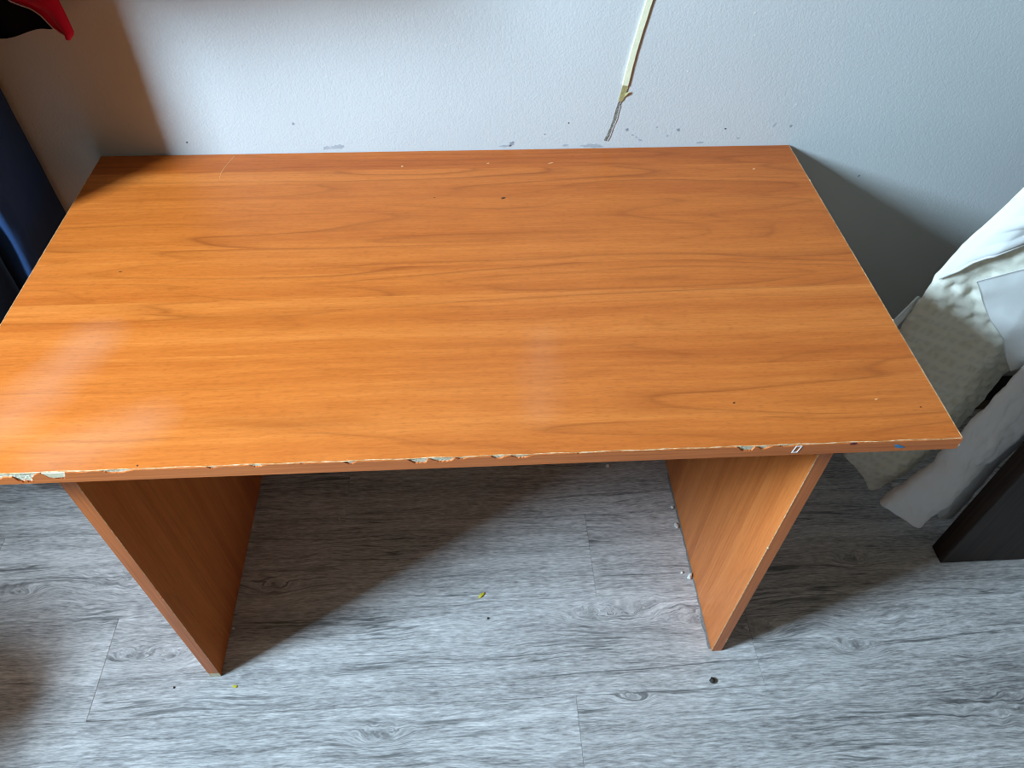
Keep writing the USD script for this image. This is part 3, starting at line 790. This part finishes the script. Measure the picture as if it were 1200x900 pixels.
def placket(u, v_):
    zc = [(0.0, 1.377, 0.705), (0.22, 1.401, 0.671), (0.42, 1.429, 0.634), (0.62, 1.463, 0.601), (0.9, 1.500, 0.545), (1.0, 1.516, 0.524)]
    vx = np.interp(v_, [a[0] for a in zc], [a[1] for a in zc])
    vz = np.interp(v_, [a[0] for a in zc], [a[2] for a in zc])
    x = vx + u * 0.085
    z = vz + u * 0.050
    y = -0.3655 - np.clip(0.2 * (x - 1.40), -0.012, 0.013) - 0.002 * np.sin(v_ * 14) * (1 - u) + 0.003 * smooth_noise(x, z, 18, 14)
    return np.stack([x, y, z], -1)


obj('placket', sheet(placket, 40, 50), M_COTTON, tunic, smooth=True, label='smooth white overlapping front panel with a wavy edge')


ps = np.linspace(0, 0.62, 24)
obj('placket_edge', tube(placket(0.32 + 0 * ps, ps * 0.9) + [0.0, -0.0012, 0.0], 0.0008, 6), M_GAUZE, tunic, smooth=True, label='thin stitched line on the front panel')


def tail(u, v_):
    x = 1.298 + 0.036 * u + 0.020 * v_
    z = 0.604 + 0.036 * u - 0.026 * v_ * (1 - u * 0.4)
    y = -0.338 + 0.012 * v_ + 0.02 * u
    return np.stack([x, y, z], -1)


obj('tie_end', sheet(tail, 20, 12), M_COTTON, tunic, smooth=True, label='loose white tie end poking out beside the desk')


hanger(tunic, 1.78, -0.29, 1.4987, 0.19, 0.06, M_DARKWOOD)

# pale trousers
trousers = thing('trousers', 'pale lilac-white trousers hanging in front of the gauze tunic, legs near the floor', 'trousers')


def leg(xl, xr, hem, yc, dep, seed, top=1.36, amp=1.0):
    def fold(x, z, s, side):
        return (0.006 * smooth_noise(x, z, 10, seed), amp * np.clip((0.75 - z) / 0.3, 0.3, 1) * (np.sin(x * 60 + z * 7 + seed) * 0.002 + 0.012 * smooth_noise(x * 0.8 + z * 0.35, z, 12, seed + 3) + 0.012 * smooth_noise(x + z * 0.4, z - x * 0.6, 30, seed + 5) + 0.005 * smooth_noise(x - z * 0.2, z + x, 70, seed + 7)))
    return flat_tube(lambda s: lerp(s, hem), top, xl, xr, yc, dep, 160, 44, fold)


obj('leg', leg([(0.05, 1.52), (0.066, 1.505), (0.093, 1.478), (0.128, 1.450), (0.162, 1.430), (0.188, 1.452), (0.236, 1.476), (0.286, 1.495), (0.357, 1.499), (0.459, 1.507), (0.548, 1.519), (0.9, 1.60), (1.36, 1.70)],
               [(0.05, 1.55), (0.12, 1.572), (0.184, 1.589), (0.257, 1.597), (0.40, 1.62), (0.55, 1.665), (0.9, 1.76), (1.36, 1.85)],
               [(0, 0.162), (0.2, 0.128), (0.5, 0.096), (0.75, 0.086), (1.0, 0.125)], [(0, -0.394), (0.3, -0.393), (0.5, -0.395), (0.8, -0.390), (1.36, -0.378)], [(0, 0.022), (0.25, 0.018), (0.5, 0.011), (1.36, 0.008)], 5),
    M_LILAC, trousers, smooth=True)
obj('leg', leg([(0.04, 1.590), (0.2, 1.590), (0.5, 1.60), (0.9, 1.63), (1.36, 1.70)], [(0.04, 1.650), (0.1, 1.650), (0.25, 1.648), (0.5, 1.69), (0.9, 1.77), (1.36, 1.85)],
               [(0, 0.088), (0.3, 0.060), (0.75, 0.060), (1.0, 0.090)], [(0, -0.370), (0.3, -0.374), (0.45, -0.384), (0.8, -0.382), (1.36, -0.374)], [(0, 0.012), (0.3, 0.009), (0.45, 0.006), (1.36, 0.005)], 15, amp=0.5),
    M_LILAC, trousers, smooth=True)
hanger(trousers, 1.78, -0.376, 1.4987, 0.11, 0.10, M_DARKWOOD)

# ------------------------------------------------------------------ clothes on hooks at the left
hooks = thing('hook_rail', 'dark wooden hook rail on the wall above the clothes left of the desk', 'hook rail')
obj('board', box(-0.50, 0.36, -0.018, -0.001, 1.60, 1.68, 0.003), M_DARKWOOD, hooks)
HOOKX = (-0.36, -0.14, 0.06, 0.24)
for hx in HOOKX:
    obj('hook', tube([(hx, -0.016, 1.655), (hx, -0.06, 1.65), (hx, -0.10, 1.632), (hx, -0.125, 1.628), (hx, -0.142, 1.64), (hx, -0.146, 1.665)], 0.005, 8), M_METAL, hooks)

navy = thing('navy_trousers', 'navy blue denim trousers hanging at the left end of the desk', 'trousers')


NAVY_PLAN = np.array([(-0.30, -0.17), (-0.22, -0.185), (-0.15, -0.180), (-0.105, -0.196), (-0.072, -0.207), (-0.061, -0.195), (-0.062, -0.165), (-0.075, -0.10), (-0.092, -0.030)])


def navy_front(u, v_):
    z = 1.60 + (0.16 + 0.01 * np.sin(u * 8) - 1.60) * v_
    k = np.clip((1.60 - z) / 0.35, 0, 1)
    uu = np.linspace(0, 1, len(NAVY_PLAN)) ** 1.0
    xx, yy = np.interp(u, uu, NAVY_PLAN[:, 0]), np.interp(u, uu, NAVY_PLAN[:, 1])
    lean = 0.10 * (z - 0.72)
    xx = xx + np.clip(lean * 0.2, -0.03, 0.05) * np.clip((u - 0.2) / 0.3, 0, 1) * np.clip((1.0 - u) / 0.3, 0, 1) + 0.006 * smooth_noise(u * 0.4, z, 9, 2)
    yy = yy + 0.010 * smooth_noise(u * 0.4, z, 11, 5)
    return np.stack([-0.14 + (xx + 0.14) * (0.45 + 0.55 * k), -0.135 + (yy + 0.135) * k, z], -1)


obj('leg', sheet(navy_front, 90, 120, 0.0035), M_NAVY, navy, smooth=True)


def navy_back(u, v_):
    z = 1.60 + (0.20 - 1.60) * v_
    xl = lerp(z, [(0.1, -0.29), (0.9, -0.26), (1.3, -0.21), (1.6, -0.16)])
    xr = lerp(z, [(0.1, -0.10), (0.75, -0.10), (0.95, -0.10), (1.3, -0.11), (1.6, -0.12)])
    x = xl + (xr - xl) * u
    return np.stack([x, -0.035 + 0.008 * np.sin(u * 12) - np.clip((z - 1.2) / 0.4, 0, 1) * 0.08, z], -1)


obj('leg', sheet(navy_back, 50, 80, 0.003), M_NAVY, navy, smooth=True)

blackt = thing('black_trousers', 'black trousers hanging in front of the navy trousers at the far left', 'trousers')


def black_front(u, v_):
    z = 1.60 + (0.14 - 1.60) * v_
    xl = lerp(z, [(0.1, -0.44), (1.2, -0.42), (1.6, -0.40)])
    xr = lerp(z, [(0.1, -0.108), (0.5, -0.104), (0.72, -0.097), (0.85, -0.12), (1.0, -0.17), (1.3, -0.26), (1.6, -0.33)])
    x = xl + (xr - xl) * u
    y = -0.232 - 0.015 * np.sin(u * np.pi * 3) + 0.012 * u ** 6 + 0.01 * smooth_noise(x, z, 9, 6)
    k = np.clip((1.60 - z) / 0.4, 0, 1)
    return np.stack([x, y * k - (1 - k) * 0.14, z], -1)


obj('leg', sheet(black_front, 60, 90, 0.0035), M_BLACKCLOTH, blackt, smooth=True)

jacket = thing('black_jacket', 'black jacket with a red front flap hanging above the left end of the desk', 'jacket')


def jacket_back(u, v_):
    xl = -0.083
    xr = 0.038
    x = xl + (xr - xl) * u
    hem = lerp(x, [(-0.30, 0.85), (-0.20, 0.875), (-0.10, 0.912), (-0.052, 0.934), (-0.012, 0.943), (0.025, 0.949), (0.06, 0.955)])
    z = 1.56 + (hem - 1.56) * v_
    w = np.clip((z - 0.95) / 0.6, 0, 1)
    x = x * (1 - 0.45 * w) + 0.02 * w
    y = -0.030 + 0.006 * np.sin(u * 11) * v_ - 0.07 * w
    return np.stack([x, y, z], -1)


obj('body', sheet(jacket_back, 60, 60, 0.003), M_BLACKCLOTH, jacket, smooth=True)


def red_flap(u, v_):
    # left and right edges by height; the tip hangs lowest
    z = 1.50 + (0.941 - 1.50) * v_
    xl = lerp(z, [(0.941, 0.0520), (0.947, 0.042), (0.955, 0.036), (0.971, 0.028), (0.980, 0.019), (0.990, -0.003), (1.03, -0.045), (1.2, -0.050), (1.5, -0.03)])
    xr = lerp(z, [(0.941, 0.0550), (0.950, 0.0645), (0.970, 0.0640), (0.990, 0.0635), (1.03, 0.066), (1.2, 0.08), (1.5, 0.09)])
    x = xl + (xr - xl) * u
    y = -0.047 + 0.007 * np.sin(u * 5.5 + 0.5) + 0.003 * smooth_noise(x, z, 25, 12) - 0.075 * np.clip((z - 1.05) / 0.4, 0, 1)
    return np.stack([x, y, z], -1)


flap_o = obj('front_flap', sheet(red_flap, 24, 160, 0.0025), M_REDCLOTH, jacket, smooth=True, label='red front flap ending in a hanging point')
vv = np.linspace(0.80, 1.0, 60)
obj('piping', tube(red_flap(np.zeros(60), vv) + [-0.0005, -0.0015, 0], 0.0009, 6), M_PIPING, flap_o, smooth=True, label='thin pale piping along the flap edge')


def sleeve_fold(x, z, s, side):
    return 0.006 * smooth_noise(x, z, 12, 31), 0.012 * smooth_noise(x, z, 14, 33)


obj('shade_sleeve', flat_tube(lambda s: lerp(s, [(0, 1.108), (1, 1.168)]), 1.54, [(1.0, -0.235), (1.2, -0.19), (1.54, -0.02)], [(1.0, 0.25), (1.2, 0.24), (1.54, 0.12)], [(1.0, -0.27), (1.25, -0.26), (1.54, -0.185)], [(1.0, 0.03), (1.54, 0.02)], 60, 30, sleeve_fold),
    M_BLACKCLOTH, jacket, smooth=True)  # unseen blocker added above, shaped to cast the shade high on the wall

# ------------------------------------------------------------------ added warm fill light, unseen, to lift the shadows and pale clothes
LX, LY, LZ = 2.55, -2.1, 1.05
fill_lamp = thing('added_fill_lamp', 'added warm fill light, an unseen globe on a slim dark stand', 'fill_lamp')
base = trimesh.creation.cylinder(0.14, 0.025, sections=40)
base.apply_translation((LX, LY, 0.0140))
obj('base', base, M_DARKWOOD, fill_lamp)
obj('pole', tube([(LX, LY, 0.02), (LX, LY, 0.5), (LX, LY, LZ - 0.1)], 0.011, 14), M_DARKWOOD, fill_lamp)
bulb = UsdLux.SphereLight.Define(stage, '/World/added_fill_lamp/globe')
bulb.CreateRadiusAttr(0.11)
bulb.CreateColorAttr(Gf.Vec3f(1.0, 0.66, 0.36))
bulb.CreateIntensityAttr(FILL_POWER)
bulb.CreateNormalizeAttr(False)
bulb.AddTranslateOp().Set(Gf.Vec3d(LX, LY, LZ))
